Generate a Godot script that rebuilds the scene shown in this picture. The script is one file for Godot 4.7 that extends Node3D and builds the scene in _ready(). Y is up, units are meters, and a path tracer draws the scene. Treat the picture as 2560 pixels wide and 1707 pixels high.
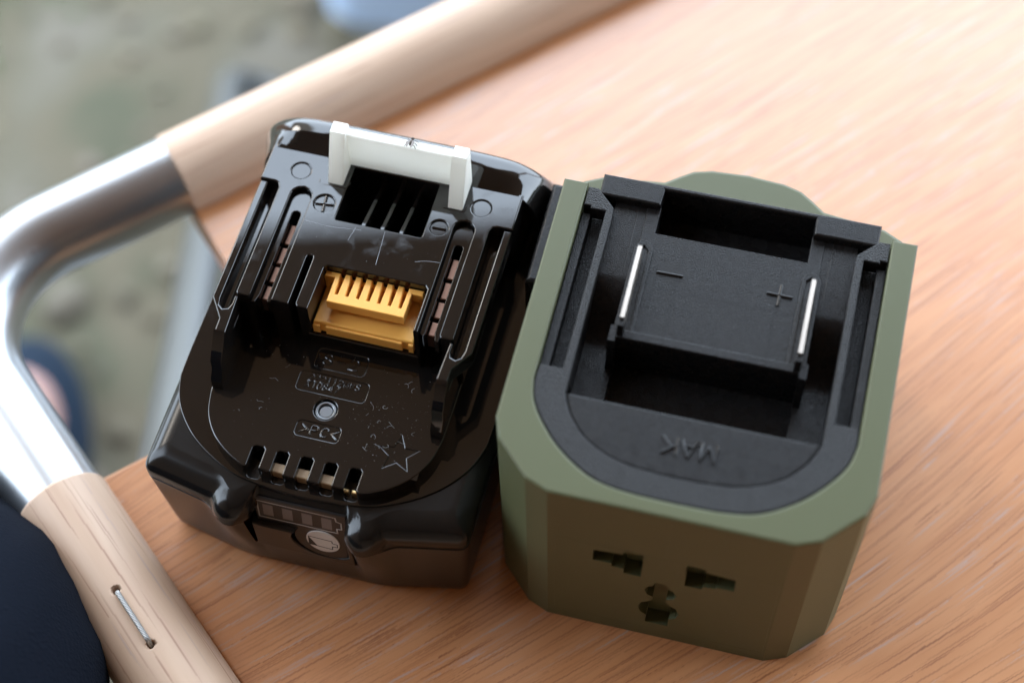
extends Node3D
# A black tool battery and an olive green socket adapter on an oak camping table. Lengths below are in millimetres and are scaled by MM.
const MM := 0.001
var rng := RandomNumberGenerator.new()
var M := {}
var names := {}


# ---------------------------------------------------------------- mesh builder
class Mb:
	var v := PackedVector3Array()
	var n := PackedVector3Array()
	var t := PackedVector2Array()

	func tri(a: Vector3, b: Vector3, c: Vector3, na: Vector3, nb: Vector3, nc: Vector3, ua := Vector2.ZERO, ub := Vector2.ZERO, uc := Vector2.ZERO) -> void:
		var g := (b - a).cross(c - a)
		if g.length_squared() < 1e-14:
			return
		if g.dot(na + nb + nc) > 0.0:  # clockwise seen from outside
			v.append_array([a, c, b])
			n.append_array([na, nc, nb])
			t.append_array([ua, uc, ub])
		else:
			v.append_array([a, b, c])
			n.append_array([na, nb, nc])
			t.append_array([ua, ub, uc])

	func flat(a: Vector3, b: Vector3, c: Vector3, up: Vector3) -> void:
		tri(a, b, c, up, up, up)

	func quad(a: Vector3, b: Vector3, c: Vector3, d: Vector3, na: Vector3, nb: Vector3, nc: Vector3, nd: Vector3) -> void:
		tri(a, b, c, na, nb, nc)
		tri(a, c, d, na, nc, nd)

	func mesh() -> ArrayMesh:
		var arr := []
		arr.resize(Mesh.ARRAY_MAX)
		var s := PackedVector3Array()
		s.resize(v.size())
		for i in v.size():
			s[i] = v[i] * 0.001
		arr[Mesh.ARRAY_VERTEX] = s
		arr[Mesh.ARRAY_NORMAL] = n
		arr[Mesh.ARRAY_TEX_UV] = t
		arr[Mesh.ARRAY_TEX_UV2] = t
		var m := ArrayMesh.new()
		if v.size():
			m.add_surface_from_arrays(Mesh.PRIMITIVE_TRIANGLES, arr)
		return m


# A frame maps plane coordinates (p, q) and height w to local millimetres: [origin, p axis, q axis, w axis]
var PLAN := [Vector3.ZERO, Vector3.RIGHT, Vector3.FORWARD, Vector3.UP]      # p right, q away, w up
var FRONT := [Vector3.ZERO, Vector3.RIGHT, Vector3.UP, Vector3.BACK]        # p right, q up, w towards the viewer


func fp(f: Array, p: float, q: float, w: float) -> Vector3:
	return f[0] + f[1] * p + f[2] * q + f[3] * w


func fd(f: Array, p: float, q: float, w: float) -> Vector3:
	return (f[1] * p + f[2] * q + f[3] * w).normalized()


func area2(p: PackedVector2Array) -> float:
	var a := 0.0
	for i in p.size():
		a += p[i].cross(p[(i + 1) % p.size()])
	return a


func turned(p: PackedVector2Array, ccw: bool) -> PackedVector2Array:
	var q := PackedVector2Array()
	for i in p.size():
		if q.is_empty() or q[q.size() - 1].distance_to(p[i]) > 0.004:
			q.append(p[i])
	if q.size() > 1 and q[0].distance_to(q[q.size() - 1]) < 0.004:
		q.remove_at(q.size() - 1)
	if (area2(q) > 0.0) != ccw:
		q.reverse()
	return q


func inset(p: PackedVector2Array, b: float) -> PackedVector2Array:
	var q := PackedVector2Array()
	var k := p.size()
	for i in k:
		var d1 := (p[i] - p[(i + k - 1) % k]).normalized()
		var d2 := (p[(i + 1) % k] - p[i]).normalized()
		var n1 := Vector2(d1.y, -d1.x)
		var n2 := Vector2(d2.y, -d2.x)
		q.append(p[i] - (n1 + n2) / maxf(0.35, 1.0 + n1.dot(n2)) * b)
	return q


func crosses(a: Vector2, b: Vector2, poly: PackedVector2Array) -> bool:
	for i in poly.size():
		var c := poly[i]
		var d := poly[(i + 1) % poly.size()]
		if c == a or c == b or d == a or d == b:
			continue
		if Geometry2D.segment_intersects_segment(a, b, c, d) != null:
			return true
	return false


func keyhole(outer: PackedVector2Array, holes: Array) -> PackedVector2Array:
	var p := outer.duplicate()
	var todo := holes.duplicate()
	while todo.size():
		var h: PackedVector2Array = todo.pop_front()
		var best := INF
		var bi := -1
		var bj := -1
		for j in h.size():
			for i in p.size():
				var dd := p[i].distance_squared_to(h[j])
				if dd < best:
					var bad := crosses(p[i], h[j], p) or crosses(p[i], h[j], h)
					for o in todo:
						bad = bad or crosses(p[i], h[j], o)
					if not bad:
						best = dd
						bi = i
						bj = j
		if bi < 0:
			continue
		var q := PackedVector2Array()
		for i in bi + 1:
			q.append(p[i])
		for j in h.size():
			q.append(h[(bj + j) % h.size()])
		# the way back runs a hair beside the way in, so that no two corners coincide
		var d := (h[bj] - p[bi]).normalized() * 0.0008
		var aside := Vector2(d.y, -d.x)
		q.append(h[bj] + aside)
		q.append(p[bi] + aside)
		for i in range(bi + 1, p.size()):
			q.append(p[i])
		p = q
	return p


func ears(p: PackedVector2Array) -> PackedInt32Array:
	var out := PackedInt32Array()
	var id := PackedInt32Array(range(p.size()))
	var stuck := 0
	var i := 0
	while id.size() > 3 and stuck < id.size() + 2:
		var k := id.size()
		i = i % k
		var a := p[id[(i + k - 1) % k]]
		var b := p[id[i]]
		var c := p[id[(i + 1) % k]]
		var ok := (b - a).cross(c - b) > 1e-9
		if ok:
			for j in k:
				var w := p[id[j]]
				if w == a or w == b or w == c:
					continue
				if (b - a).cross(w - a) >= -1e-9 and (c - b).cross(w - b) >= -1e-9 and (a - c).cross(w - c) >= -1e-9:
					ok = false
					break
		var thin := absf((b - a).cross(c - b)) <= 1e-9
		if ok or thin:
			if ok:
				out.append_array([id[(i + k - 1) % k], id[i], id[(i + 1) % k]])
			id.remove_at(i)
			i = maxi(i - 1, 0)
			stuck = 0
		else:
			i += 1
			stuck += 1
	# what is left is nearly flat: cut it off corner by corner
	while id.size() > 3:
		var k := id.size()
		var best := 0
		var most := -INF
		for j in k:
			var a := p[id[(j + k - 1) % k]]
			var b := p[id[j]]
			var c := p[id[(j + 1) % k]]
			var turn := (b - a).normalized().cross((c - b).normalized())
			if turn > most:
				most = turn
				best = j
		out.append_array([id[(best + k - 1) % k], id[best], id[(best + 1) % k]])
		id.remove_at(best)
	if id.size() == 3:
		out.append_array([id[0], id[1], id[2]])
	return out


var soft_bend := 0.8  # cosine of the sharpest bend that is still shaded round


func edge_normals(p: PackedVector2Array) -> Array:
	# for every corner the normal used by the edge before it and by the edge after it; soft bends share one
	var k := p.size()
	var before := PackedVector2Array()
	var after := PackedVector2Array()
	for i in k:
		var d1 := (p[i] - p[(i + k - 1) % k]).normalized()
		var d2 := (p[(i + 1) % k] - p[i]).normalized()
		var n1 := Vector2(d1.y, -d1.x)
		var n2 := Vector2(d2.y, -d2.x)
		if n1.dot(n2) > soft_bend:
			n1 = (n1 + n2).normalized()
			n2 = n1
		before.append(n1)
		after.append(n2)
	return [before, after]


# an extruded outline with holes, its top edge rounded by bevel
func plate(mb: Mb, outer0: PackedVector2Array, holes0: Array, w0: float, w1: float, bevel := 0.4, f: Array = PLAN, seg := 3, bottom := true, open_q := INF) -> void:
	var loops := [turned(outer0, true)]
	for h in holes0:
		loops.append(turned(h, false))
	var tops := []
	for l in loops:
		tops.append(inset(l, bevel))
	var cap := keyhole(tops[0], tops.slice(1))
	var up: Vector3 = f[3]
	var ids := ears(cap)
	for i in range(0, ids.size(), 3):
		mb.flat(fp(f, cap[ids[i]].x, cap[ids[i]].y, w1), fp(f, cap[ids[i + 1]].x, cap[ids[i + 1]].y, w1), fp(f, cap[ids[i + 2]].x, cap[ids[i + 2]].y, w1), up)
	if bottom:
		var foot := keyhole(loops[0], loops.slice(1))
		ids = ears(foot)
		for i in range(0, ids.size(), 3):
			mb.flat(fp(f, foot[ids[i]].x, foot[ids[i]].y, w0), fp(f, foot[ids[i + 1]].x, foot[ids[i + 1]].y, w0), fp(f, foot[ids[i + 2]].x, foot[ids[i + 2]].y, w0), -up)
	for l in loops:
		var k: int = l.size()
		var en := edge_normals(l)
		var rings := []
		var ang := []
		for s in seg + 1:
			var th := PI / 2 * s / seg
			rings.append([inset(l, bevel * (1.0 - sin(th))), w1 - bevel + bevel * cos(th)])
			ang.append(th)
		rings.append([l, w0])
		ang.append(PI / 2)
		for i in k:
			var j := (i + 1) % k
			var open = l[i].y == open_q and l[j].y == open_q  # this side is closed by another part
			var na: Vector2 = en[1][i]
			var nb: Vector2 = en[0][j]
			for s in rings.size() - (2 if open else 1):
				var r0: PackedVector2Array = rings[s][0]
				var r1: PackedVector2Array = rings[s + 1][0]
				var h0: float = rings[s][1]
				var h1: float = rings[s + 1][1]
				var a0: float = ang[s]
				var a1: float = ang[s + 1]
				mb.quad(fp(f, r0[i].x, r0[i].y, h0), fp(f, r0[j].x, r0[j].y, h0), fp(f, r1[j].x, r1[j].y, h1), fp(f, r1[i].x, r1[i].y, h1),
					fd(f, na.x * sin(a0), na.y * sin(a0), cos(a0)), fd(f, nb.x * sin(a0), nb.y * sin(a0), cos(a0)), fd(f, nb.x * sin(a1), nb.y * sin(a1), cos(a1)), fd(f, na.x * sin(a1), na.y * sin(a1), cos(a1)))


func rect(a: float, b: float, c: float, d: float, r := 0.0, steps := 4) -> PackedVector2Array:
	# from (a, b) to (c, d), corners rounded by r
	if r <= 0.0:
		return PackedVector2Array([Vector2(a, b), Vector2(c, b), Vector2(c, d), Vector2(a, d)])
	var p := PackedVector2Array()
	for q in [[Vector2(c - r, b + r), -PI / 2], [Vector2(c - r, d - r), 0.0], [Vector2(a + r, d - r), PI / 2], [Vector2(a + r, b + r), PI]]:
		for s in steps + 1:
			var th: float = q[1] + PI / 2 * s / steps
			p.append(q[0] + Vector2(cos(th), sin(th)) * r)
	return p


func disc(c: Vector2, r: float, k := 24, sy := 1.0) -> PackedVector2Array:
	var p := PackedVector2Array()
	for i in k:
		p.append(c + Vector2(cos(TAU * i / k), sin(TAU * i / k) * sy) * r)
	return p


func box(mb: Mb, a: Vector3, b: Vector3, bevel := 0.3, f: Array = PLAN) -> void:
	# corners given as (p, q, w)
	plate(mb, rect(a.x, a.y, b.x, b.y), [], a.z, b.z, bevel, f, 2)


func mirrored(p: PackedVector2Array) -> PackedVector2Array:
	var q := PackedVector2Array()
	for i in p.size():
		q.append(Vector2(-p[i].x, p[i].y))
	return q


func smooth_curve(p: PackedVector2Array, per := 4) -> PackedVector2Array:
	# Catmull-Rom through the points, ends kept
	var q := PackedVector2Array()
	for i in p.size() - 1:
		var a := p[maxi(i - 1, 0)]
		var d := p[mini(i + 2, p.size() - 1)]
		for s in per:
			q.append(p[i].cubic_interpolate(p[i + 1], a, d, float(s) / per))
	q.append(p[p.size() - 1])
	return q


# a raised line on a surface
func stroke(mb: Mb, pts: PackedVector2Array, width: float, w0: float, high: float, f: Array = PLAN, closed := false) -> void:
	var k := pts.size()
	var prof := [[-0.5, 0.0, Vector2(-0.8, 0.6)], [-0.22, 1.0, Vector2(-0.4, 0.92)], [0.22, 1.0, Vector2(0.4, 0.92)], [0.5, 0.0, Vector2(0.8, 0.6)]]
	var side := PackedVector2Array()
	for i in k:
		var d1 := (pts[i] - pts[(i + k - 1) % k]).normalized() if closed or i > 0 else (pts[1] - pts[0]).normalized()
		var d2 := (pts[(i + 1) % k] - pts[i]).normalized() if closed or i < k - 1 else d1
		var n1 := Vector2(-d1.y, d1.x)
		var n2 := Vector2(-d2.y, d2.x)
		side.append((n1 + n2) / maxf(0.4, 1.0 + n1.dot(n2)))
	for i in (k if closed else k - 1):
		var j := (i + 1) % k
		var si := side[i].normalized()
		var sj := side[j].normalized()
		for s in 3:
			var u: Array = prof[s]
			var w: Array = prof[s + 1]
			var a = pts[i] + side[i] * width * u[0]
			var b = pts[j] + side[j] * width * u[0]
			var c = pts[j] + side[j] * width * w[0]
			var d = pts[i] + side[i] * width * w[0]
			mb.quad(fp(f, a.x, a.y, w0 + high * u[1]), fp(f, b.x, b.y, w0 + high * u[1]), fp(f, c.x, c.y, w0 + high * w[1]), fp(f, d.x, d.y, w0 + high * w[1]),
				fd(f, si.x * u[2].x, si.y * u[2].x, u[2].y), fd(f, sj.x * u[2].x, sj.y * u[2].x, u[2].y), fd(f, sj.x * w[2].x, sj.y * w[2].x, w[2].y), fd(f, si.x * w[2].x, si.y * w[2].x, w[2].y))


# a round bar along a path; radius may be a number or one per point; extra holds an added radius per point and side
func tube(mb: Mb, path: PackedVector3Array, radius, sides := 16, caps := true, uvk := Vector2(1, 1), extra := []) -> void:
	var k := path.size()
	var rings := []
	var along := [0.0]
	var nx := Vector3.ZERO
	for i in k:
		var d := (path[mini(i + 1, k - 1)] - path[maxi(i - 1, 0)]).normalized()
		if i == 0:
			nx = d.cross(Vector3.UP if absf(d.y) < 0.9 else Vector3.RIGHT).normalized()
		else:
			along.append(along[i - 1] + path[i].distance_to(path[i - 1]))
		nx = (nx - d * nx.dot(d)).normalized()
		var ny := d.cross(nx)
		var r: float = radius if radius is float or radius is int else radius[i]
		var ring := []
		for s in sides + 1:
			var th := TAU * s / sides
			var o := nx * cos(th) + ny * sin(th)
			var rr = r + (extra[i][s % sides] if extra.size() else 0.0)
			ring.append([path[i] + o * rr, o])
		rings.append(ring)
	for i in k - 1:
		for s in sides:
			var a: Array = rings[i][s]
			var b: Array = rings[i][s + 1]
			var c: Array = rings[i + 1][s + 1]
			var d: Array = rings[i + 1][s]
			var ua := Vector2(along[i] * uvk.x, float(s) / sides * uvk.y)
			var ub := Vector2(along[i] * uvk.x, float(s + 1) / sides * uvk.y)
			var uc := Vector2(along[i + 1] * uvk.x, float(s + 1) / sides * uvk.y)
			var ud := Vector2(along[i + 1] * uvk.x, float(s) / sides * uvk.y)
			var nn := [a[1], b[1], c[1], d[1]]
			if extra.size():
				for q in 4:
					var ii: int = i + (1 if q > 1 else 0)
					var ss: int = (s + (1 if q == 1 or q == 2 else 0)) % sides
					var e1: Vector3 = rings[mini(ii + 1, k - 1)][ss][0] - rings[maxi(ii - 1, 0)][ss][0]
					var e2: Vector3 = rings[ii][(ss + 1) % sides][0] - rings[ii][(ss + sides - 1) % sides][0]
					var g := e1.cross(e2).normalized()
					nn[q] = g if g.dot(nn[q]) > 0 else -g
			mb.tri(a[0], b[0], c[0], nn[0], nn[1], nn[2], ua, ub, uc)
			mb.tri(a[0], c[0], d[0], nn[0], nn[2], nn[3], ua, uc, ud)
	if caps:
		for e in [0, k - 1]:
			var d := (path[1] - path[0]).normalized() * -1.0 if e == 0 else (path[k - 1] - path[k - 2]).normalized()
			for s in sides:
				mb.flat(path[e], rings[e][s][0], rings[e][s + 1][0], d)


# a skin through rings of equal length; faces from ring open_from on whose mask is set are left out
func skin(mb: Mb, rings: Array, closed := true, mask := PackedByteArray(), open_from := 0) -> void:
	var k: int = rings[0].size()
	var m := rings.size()
	var nn := []
	for r in m:
		var row := PackedVector3Array()
		for i in k:
			var e1: Vector3 = rings[mini(r + 1, m - 1)][i] - rings[maxi(r - 1, 0)][i]
			var i0 := (i + k - 1) % k if closed else maxi(i - 1, 0)
			var i1 := (i + 1) % k if closed else mini(i + 1, k - 1)
			var e2: Vector3 = rings[r][i1] - rings[r][i0]
			row.append(e2.cross(e1).normalized())
		nn.append(row)
	for r in m - 1:
		for i in (k if closed else k - 1):
			if mask.size() and r >= open_from and mask[i] == 1:
				continue
			var j := (i + 1) % k
			mb.quad(rings[r][i], rings[r][j], rings[r + 1][j], rings[r + 1][i], nn[r][i], nn[r][j], nn[r + 1][j], nn[r + 1][i])


func ball(mb: Mb, c: Vector3, r: Vector3, sides := 12, b := Basis.IDENTITY) -> void:
	for i in sides / 2:
		for j in sides:
			var p := []
			for q in [[i, j], [i, j + 1], [i + 1, j + 1], [i + 1, j]]:
				var la = PI * q[0] / (sides / 2) - PI / 2
				var lo = TAU * q[1] / sides
				p.append(Vector3(cos(la) * cos(lo), sin(la), cos(la) * sin(lo)))
			mb.quad(c + b * (p[0] * r), c + b * (p[1] * r), c + b * (p[2] * r), c + b * (p[3] * r), (b * (p[0] / r)).normalized(), (b * (p[1] / r)).normalized(), (b * (p[2] / r)).normalized(), (b * (p[3] / r)).normalized())


# ---------------------------------------------------------------- scene objects
func thing(called: String, label: String, category: String, at := Vector3.ZERO, turn := 0.0, group := "") -> Node3D:
	var o := Node3D.new()
	o.name = called
	add_child(o, true)
	o.position = at
	o.rotation.y = turn
	tag(o, label, category, group)
	return o


func tag(o: Node, label: String, category: String, group := "") -> void:
	o.set_meta("label", label)
	o.set_meta("category", category)
	if group:
		o.set_meta("group", group)


func obj(called: String, mb, m: Material, parent: Node = self) -> MeshInstance3D:
	var o := MeshInstance3D.new()
	names[called] = names.get(called, 0) + 1
	o.name = called if names[called] == 1 else "%s_%03d" % [called, names[called] - 1]
	o.mesh = mb.mesh() if mb is Mb else mb
	o.material_override = m
	parent.add_child(o, true)
	return o


# ---------------------------------------------------------------- materials
func noise_tex(kind: int, freq: float, size: int, sd: int, oct := 4, colors: Array = [], offsets: Array = []) -> NoiseTexture2D:
	var fn := FastNoiseLite.new()
	fn.noise_type = kind
	fn.frequency = freq
	fn.seed = sd
	fn.fractal_octaves = oct
	var nt := NoiseTexture2D.new()
	nt.width = size
	nt.height = size
	nt.seamless = true
	nt.noise = fn
	if colors.size():
		var g := Gradient.new()
		g.offsets = PackedFloat32Array(offsets)
		g.colors = PackedColorArray(colors.map(func(c): return c.linear_to_srgb()))
		nt.color_ramp = g
	return nt


func grey_ramp(nt: NoiseTexture2D, lo: float, hi: float, a := 0.0, b := 1.0) -> NoiseTexture2D:
	var g := Gradient.new()
	g.offsets = PackedFloat32Array([a, b])
	g.colors = PackedColorArray([Color(lo, lo, lo), Color(hi, hi, hi)])
	nt.color_ramp = g
	return nt


func mat(lin: Color, rough: float, metal := 0.0) -> StandardMaterial3D:
	var m := StandardMaterial3D.new()
	m.albedo_color = lin.linear_to_srgb()
	m.roughness = rough
	m.metallic = metal
	return m


func grain(m: StandardMaterial3D, tex: Texture2D, per_metre: float, relief_mm: float) -> StandardMaterial3D:
	m.heightmap_enabled = true
	m.heightmap_texture = tex
	m.heightmap_scale = relief_mm * 0.1
	m.uv1_triplanar = true
	m.uv1_scale = Vector3.ONE * per_metre
	return m


func materials() -> void:
	var fine := noise_tex(FastNoiseLite.TYPE_SIMPLEX, 0.11, 512, 3, 2)
	var smear := grey_ramp(noise_tex(FastNoiseLite.TYPE_SIMPLEX, 0.010, 512, 8, 5), 0.02, 0.10, 0.55, 0.95)
	# glossy black moulding, with smears of handling in its gloss
	var g := mat(Color(0.0075, 0.0066, 0.006), 1.0)
	g.roughness_texture = smear
	g.uv1_triplanar = true
	g.uv1_scale = Vector3.ONE * 26.0
	g.metallic_specular = 0.6
	M.gloss = g
	M.satin = grain(mat(Color(0.008, 0.0073, 0.0067), 0.19), fine, 60.0, 0.008)
	M.satin.metallic_specular = 0.42
	M.case = grain(mat(Color(0.009, 0.008, 0.0072), 0.28), fine, 60.0, 0.010)
	M.black = grain(mat(Color(0.011, 0.0105, 0.0105), 1.0), fine, 46.0, 0.06)
	M.black.roughness_texture = grey_ramp(noise_tex(FastNoiseLite.TYPE_SIMPLEX, 0.009, 512, 14, 5), 0.2, 0.36, 0.25, 0.8)
	M.black.metallic_specular = 0.32
	M.rough_black = grain(mat(Color(0.011, 0.0105, 0.0105), 0.38), fine, 38.0, 0.16)
	M.rough_black.metallic_specular = 0.34
	M.dull = mat(Color(0.006, 0.006, 0.006), 0.6)
	M.green = grain(mat(Color(0.082, 0.089, 0.043), 0.40), fine, 60.0, 0.010)
	M.green.metallic_specular = 0.42
	M.dark_green = mat(Color(0.035, 0.042, 0.025), 0.6)
	M.yellow = mat(Color(0.92, 0.475, 0.10), 0.36)
	M.yellow.backlight_enabled = true
	M.yellow.backlight = Color(0.5, 0.45, 0.35)
	M.white = mat(Color(0.86, 0.84, 0.79), 0.36)
	M.white.backlight_enabled = true
	M.white.backlight = Color(0.9, 0.9, 0.88)
	M.copper = mat(Color(0.21, 0.12, 0.088), 0.45, 1.0)
	M.gold = mat(Color(0.85, 0.62, 0.30), 0.3, 1.0)
	M.nickel = grain(mat(Color(0.46, 0.41, 0.36), 0.36, 1.0), fine, 90.0, 0.012)
	M.chrome = mat(Color(0.20, 0.21, 0.22), 0.3, 1.0)
	M.tan = mat(Color(0.30, 0.20, 0.11), 0.55)
	M.panel = mat(Color(0.022, 0.020, 0.019), 0.3)
	M.lens = mat(Color(0.16, 0.14, 0.135), 0.3)
	M.print = mat(Color(0.36, 0.34, 0.32), 0.5)
	M.button = mat(Color(0.56, 0.54, 0.52), 0.45)
	M.ink = mat(Color(0.012, 0.012, 0.012), 0.5)
	M.steel = grain(mat(Color(0.50, 0.515, 0.53), 0.33, 1.0), fine, 40.0, 0.006)
	M.leg = mat(Color(0.20, 0.205, 0.205), 0.42, 1.0)
	M.cable = mat(Color(0.42, 0.42, 0.41), 0.5, 1.0)
	M.lint = mat(Color(0.30, 0.31, 0.32), 0.9)
	M.scratch = mat(Color(0.22, 0.23, 0.25), 0.6)
	M.bug = mat(Color(0.06, 0.04, 0.025), 0.5)
	M.wing = mat(Color(0.25, 0.22, 0.2), 0.4)
	var weave := noise_tex(FastNoiseLite.TYPE_CELLULAR, 0.09, 512, 12, 2)
	M.navy = grain(mat(Color(0.006, 0.008, 0.013), 0.95), weave, 26.0, 0.25)
	M.navy.metallic_specular = 0.12
	M.navy.rim_enabled = true
	M.navy.rim = 0.06
	M.shoe = grain(mat(Color(0.014, 0.024, 0.04), 0.8), weave, 14.0, 0.2)
	M.shoe.metallic_specular = 0.2
	M.skin = mat(Color(0.50, 0.30, 0.26), 0.55)
	M.pale_blue = mat(Color(0.50, 0.65, 0.86), 0.5)
	M.lid = mat(Color(0.80, 0.84, 0.90), 0.45)
	M.board = wood(Color(0.52, 0.222, 0.088), Color(0.58, 0.27, 0.118), 1.0, 21, 9500)
	M.rail = wood(Color(0.53, 0.365, 0.26), Color(0.61, 0.445, 0.325), 0.9, 33, 1800)
	M.rail.metallic_specular = 0.45
	M.rail.roughness = 0.5
	var soil := noise_tex(FastNoiseLite.TYPE_SIMPLEX, 0.006, 512, 5, 5, [Color(0.085, 0.088, 0.055), Color(0.13, 0.112, 0.075), Color(0.125, 0.115, 0.08), Color(0.165, 0.15, 0.12)], [0.2, 0.45, 0.6, 0.85])
	M.soil = mat(Color.WHITE, 0.95)
	M.soil.albedo_texture = soil
	M.soil.uv1_triplanar = true
	M.soil.uv1_scale = Vector3.ONE * 1.6
	M.stone = mat(Color(0.15, 0.135, 0.1), 0.9)
	M.stone.vertex_color_use_as_albedo = true
	M.grass = mat(Color(0.07, 0.16, 0.06), 0.8)
	M.grass.backlight_enabled = true
	M.grass.backlight = Color(0.2, 0.35, 0.1)
	M.roof = mat(Color(0.42, 0.245, 0.155), 0.8)
	M.siding = mat(Color(0.36, 0.24, 0.16), 0.8)


# oak: long soft bands from a stretched noise, and over it pores and pale filled streaks drawn along the grain
func wood(dark: Color, light: Color, strength: float, sd: int, count: int) -> StandardMaterial3D:
	var m := mat(Color.WHITE, 0.30)
	m.metallic_specular = 0.7
	var band := noise_tex(FastNoiseLite.TYPE_SIMPLEX, 0.016, 512, sd, 4, [dark, dark.lerp(light, 0.5), light], [0.0, 0.5, 1.0])
	m.albedo_texture = band
	m.uv1_scale = Vector3(1.7, 20.0, 1.0)
	var im := Image.create_empty(1024, 2048, false, Image.FORMAT_RGBA8)
	im.fill(Color(0.42, 0.24, 0.14, 0.0))
	var r := RandomNumberGenerator.new()
	r.seed = sd
	# clusters, so that stretches of close grain lie beside plain wood
	var centre := 0.0
	var along := 0.0
	for i in count:
		if i % 13 == 0:
			centre = r.randf() * 2048.0
			along = r.randf() * 1024.0
		var pale := (i / 13) % 7 < 3
		var y := centre + r.randfn() * (22.0 if pale else 90.0)
		var x := int(fposmod(along + r.randfn() * (60.0 if pale else 500.0), 1024.0))
		var c := Color(0.69, 0.60, 0.572) if pale else Color(0.43, 0.175, 0.065)
		var len := r.randi_range(16, 60) if pale else r.randi_range(30, 125)
		var deep := (r.randf_range(0.35, 0.95) if pale else r.randf_range(0.15, 0.7)) * strength
		var h := r.randi_range(1, 4) if pale else (1 if r.randf() < 0.4 else r.randi_range(2, 3))
		var step := maxi(3, len / 24)
		var j := 0
		while j < len:
			var fade := sin(PI * (j + step * 0.5) / len)
			var hh := maxi(1, int(h * (0.4 + 0.6 * fade)))
			# the grain wanders gently, neighbours together
			var w := TAU * (x + j) / 1024.0
			var yy := posmod(int(y + 34.0 * sin(w + y * TAU / 2048.0) + 12.0 * sin(2.0 * w + 1.3 + 2.0 * y * TAU / 2048.0)), 2048)
			im.fill_rect(Rect2i((x + j) % 1024, yy - 1, step, hh + 2), Color(c.r, c.g, c.b, deep * fade * 0.4))
			im.fill_rect(Rect2i((x + j) % 1024, yy, step, hh), Color(c.r, c.g, c.b, deep * fade))
			j += step
	m.detail_enabled = true
	m.detail_albedo = ImageTexture.create_from_image(im)
	m.detail_blend_mode = BaseMaterial3D.BLEND_MODE_MIX
	m.detail_uv_layer = BaseMaterial3D.DETAIL_UV_2
	m.uv2_scale = Vector3(2.5, 3.3, 1.0)
	return m


# ---------------------------------------------------------------- the black battery
func case_base(u: float) -> float:
	var a := absf(u)
	if a > 20.0:
		return -61.1 - 0.205 * (35.6 - a)
	return -64.3 - 0.8 * (1.0 - pow(maxf(a, 11.5) / 20.0, 2.0))


func knuckle(u: float, wide: float) -> float:
	var a := absf(u)
	if a < 15.3:
		return smoothstep(10.9, 14.6, a)
	return pow(cos(clampf((a - 15.3) / wide, 0.0, 1.0) * PI / 2), 2.0)


func case_ring(h: float, d: float, bump: float, centre: float, wide := 7.6) -> PackedVector3Array:
	var us := []
	for i in range(-70, 71):
		if absi(i) % 2 == 0 or (absi(i) > 20 and absi(i) < 42):
			us.append(i * 0.5)
		if i == -23:
			us.append_array([-11.3, -11.15])
		if i == 22:
			us.append_array([11.15, 11.3])
	var p := PackedVector2Array()
	for u in us:
		var v := case_base(u) - 3.1 * knuckle(u, wide) * bump
		v += centre * (1.0 - smoothstep(10.7, 12.0, absf(u))) * 2.95
		p.append(Vector2(u, v))
	var fronts := p.size()
	for s in range(1, 8):
		var th := deg_to_rad(-85.0 + 85.0 * s / 7)
		p.append(Vector2(34.9 + 2.5 * cos(th), -58.7 + 2.5 * sin(th)))
	for s in range(1, 12):
		p.append(Vector2(37.4, -58.7 + 84.7 * s / 12))
	for s in 9:
		var th := PI / 2 * s / 8
		p.append(Vector2(33.4 + 4.0 * cos(th), 26.0 + 4.0 * sin(th)))
	var k := p.size()
	for i in range(k - 1, 0, -1):
		if p[i].x > 35.0 or p[i].y > 0.0:
			p.append(Vector2(-p[i].x, p[i].y))
	var ring := PackedVector3Array()
	for i in p.size():
		var x := p[i].x * (1.0 - d / 37.4)
		var fwd := 10.0 - (p[i].y + 10.0) * (1.0 - d / 51.0)
		if h > 28.1 and i < fronts:
			# the rounded bosses grow softly out of the case front
			var e := 1.0 - pow((absf(x) - 15.2) / 4.7, 2.0) - pow((h - 29.3) / 4.75, 2.0)
			var boss := 63.2 + 4.95 * (sqrt(e) if e > 0.0 else -sqrt(-e))
			var soft := 1.7
			var mixed := clampf(0.5 + 0.5 * (boss - fwd) / soft, 0.0, 1.0)
			fwd = lerpf(fwd, boss, mixed) + soft * mixed * (1.0 - mixed)
		ring.append(Vector3(x, h, fwd))
	return ring


func flatten(ring: PackedVector3Array) -> PackedVector2Array:
	var p := PackedVector2Array()
	for q in ring:
		p.append(Vector2(q.x, -q.z))
	return p


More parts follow.
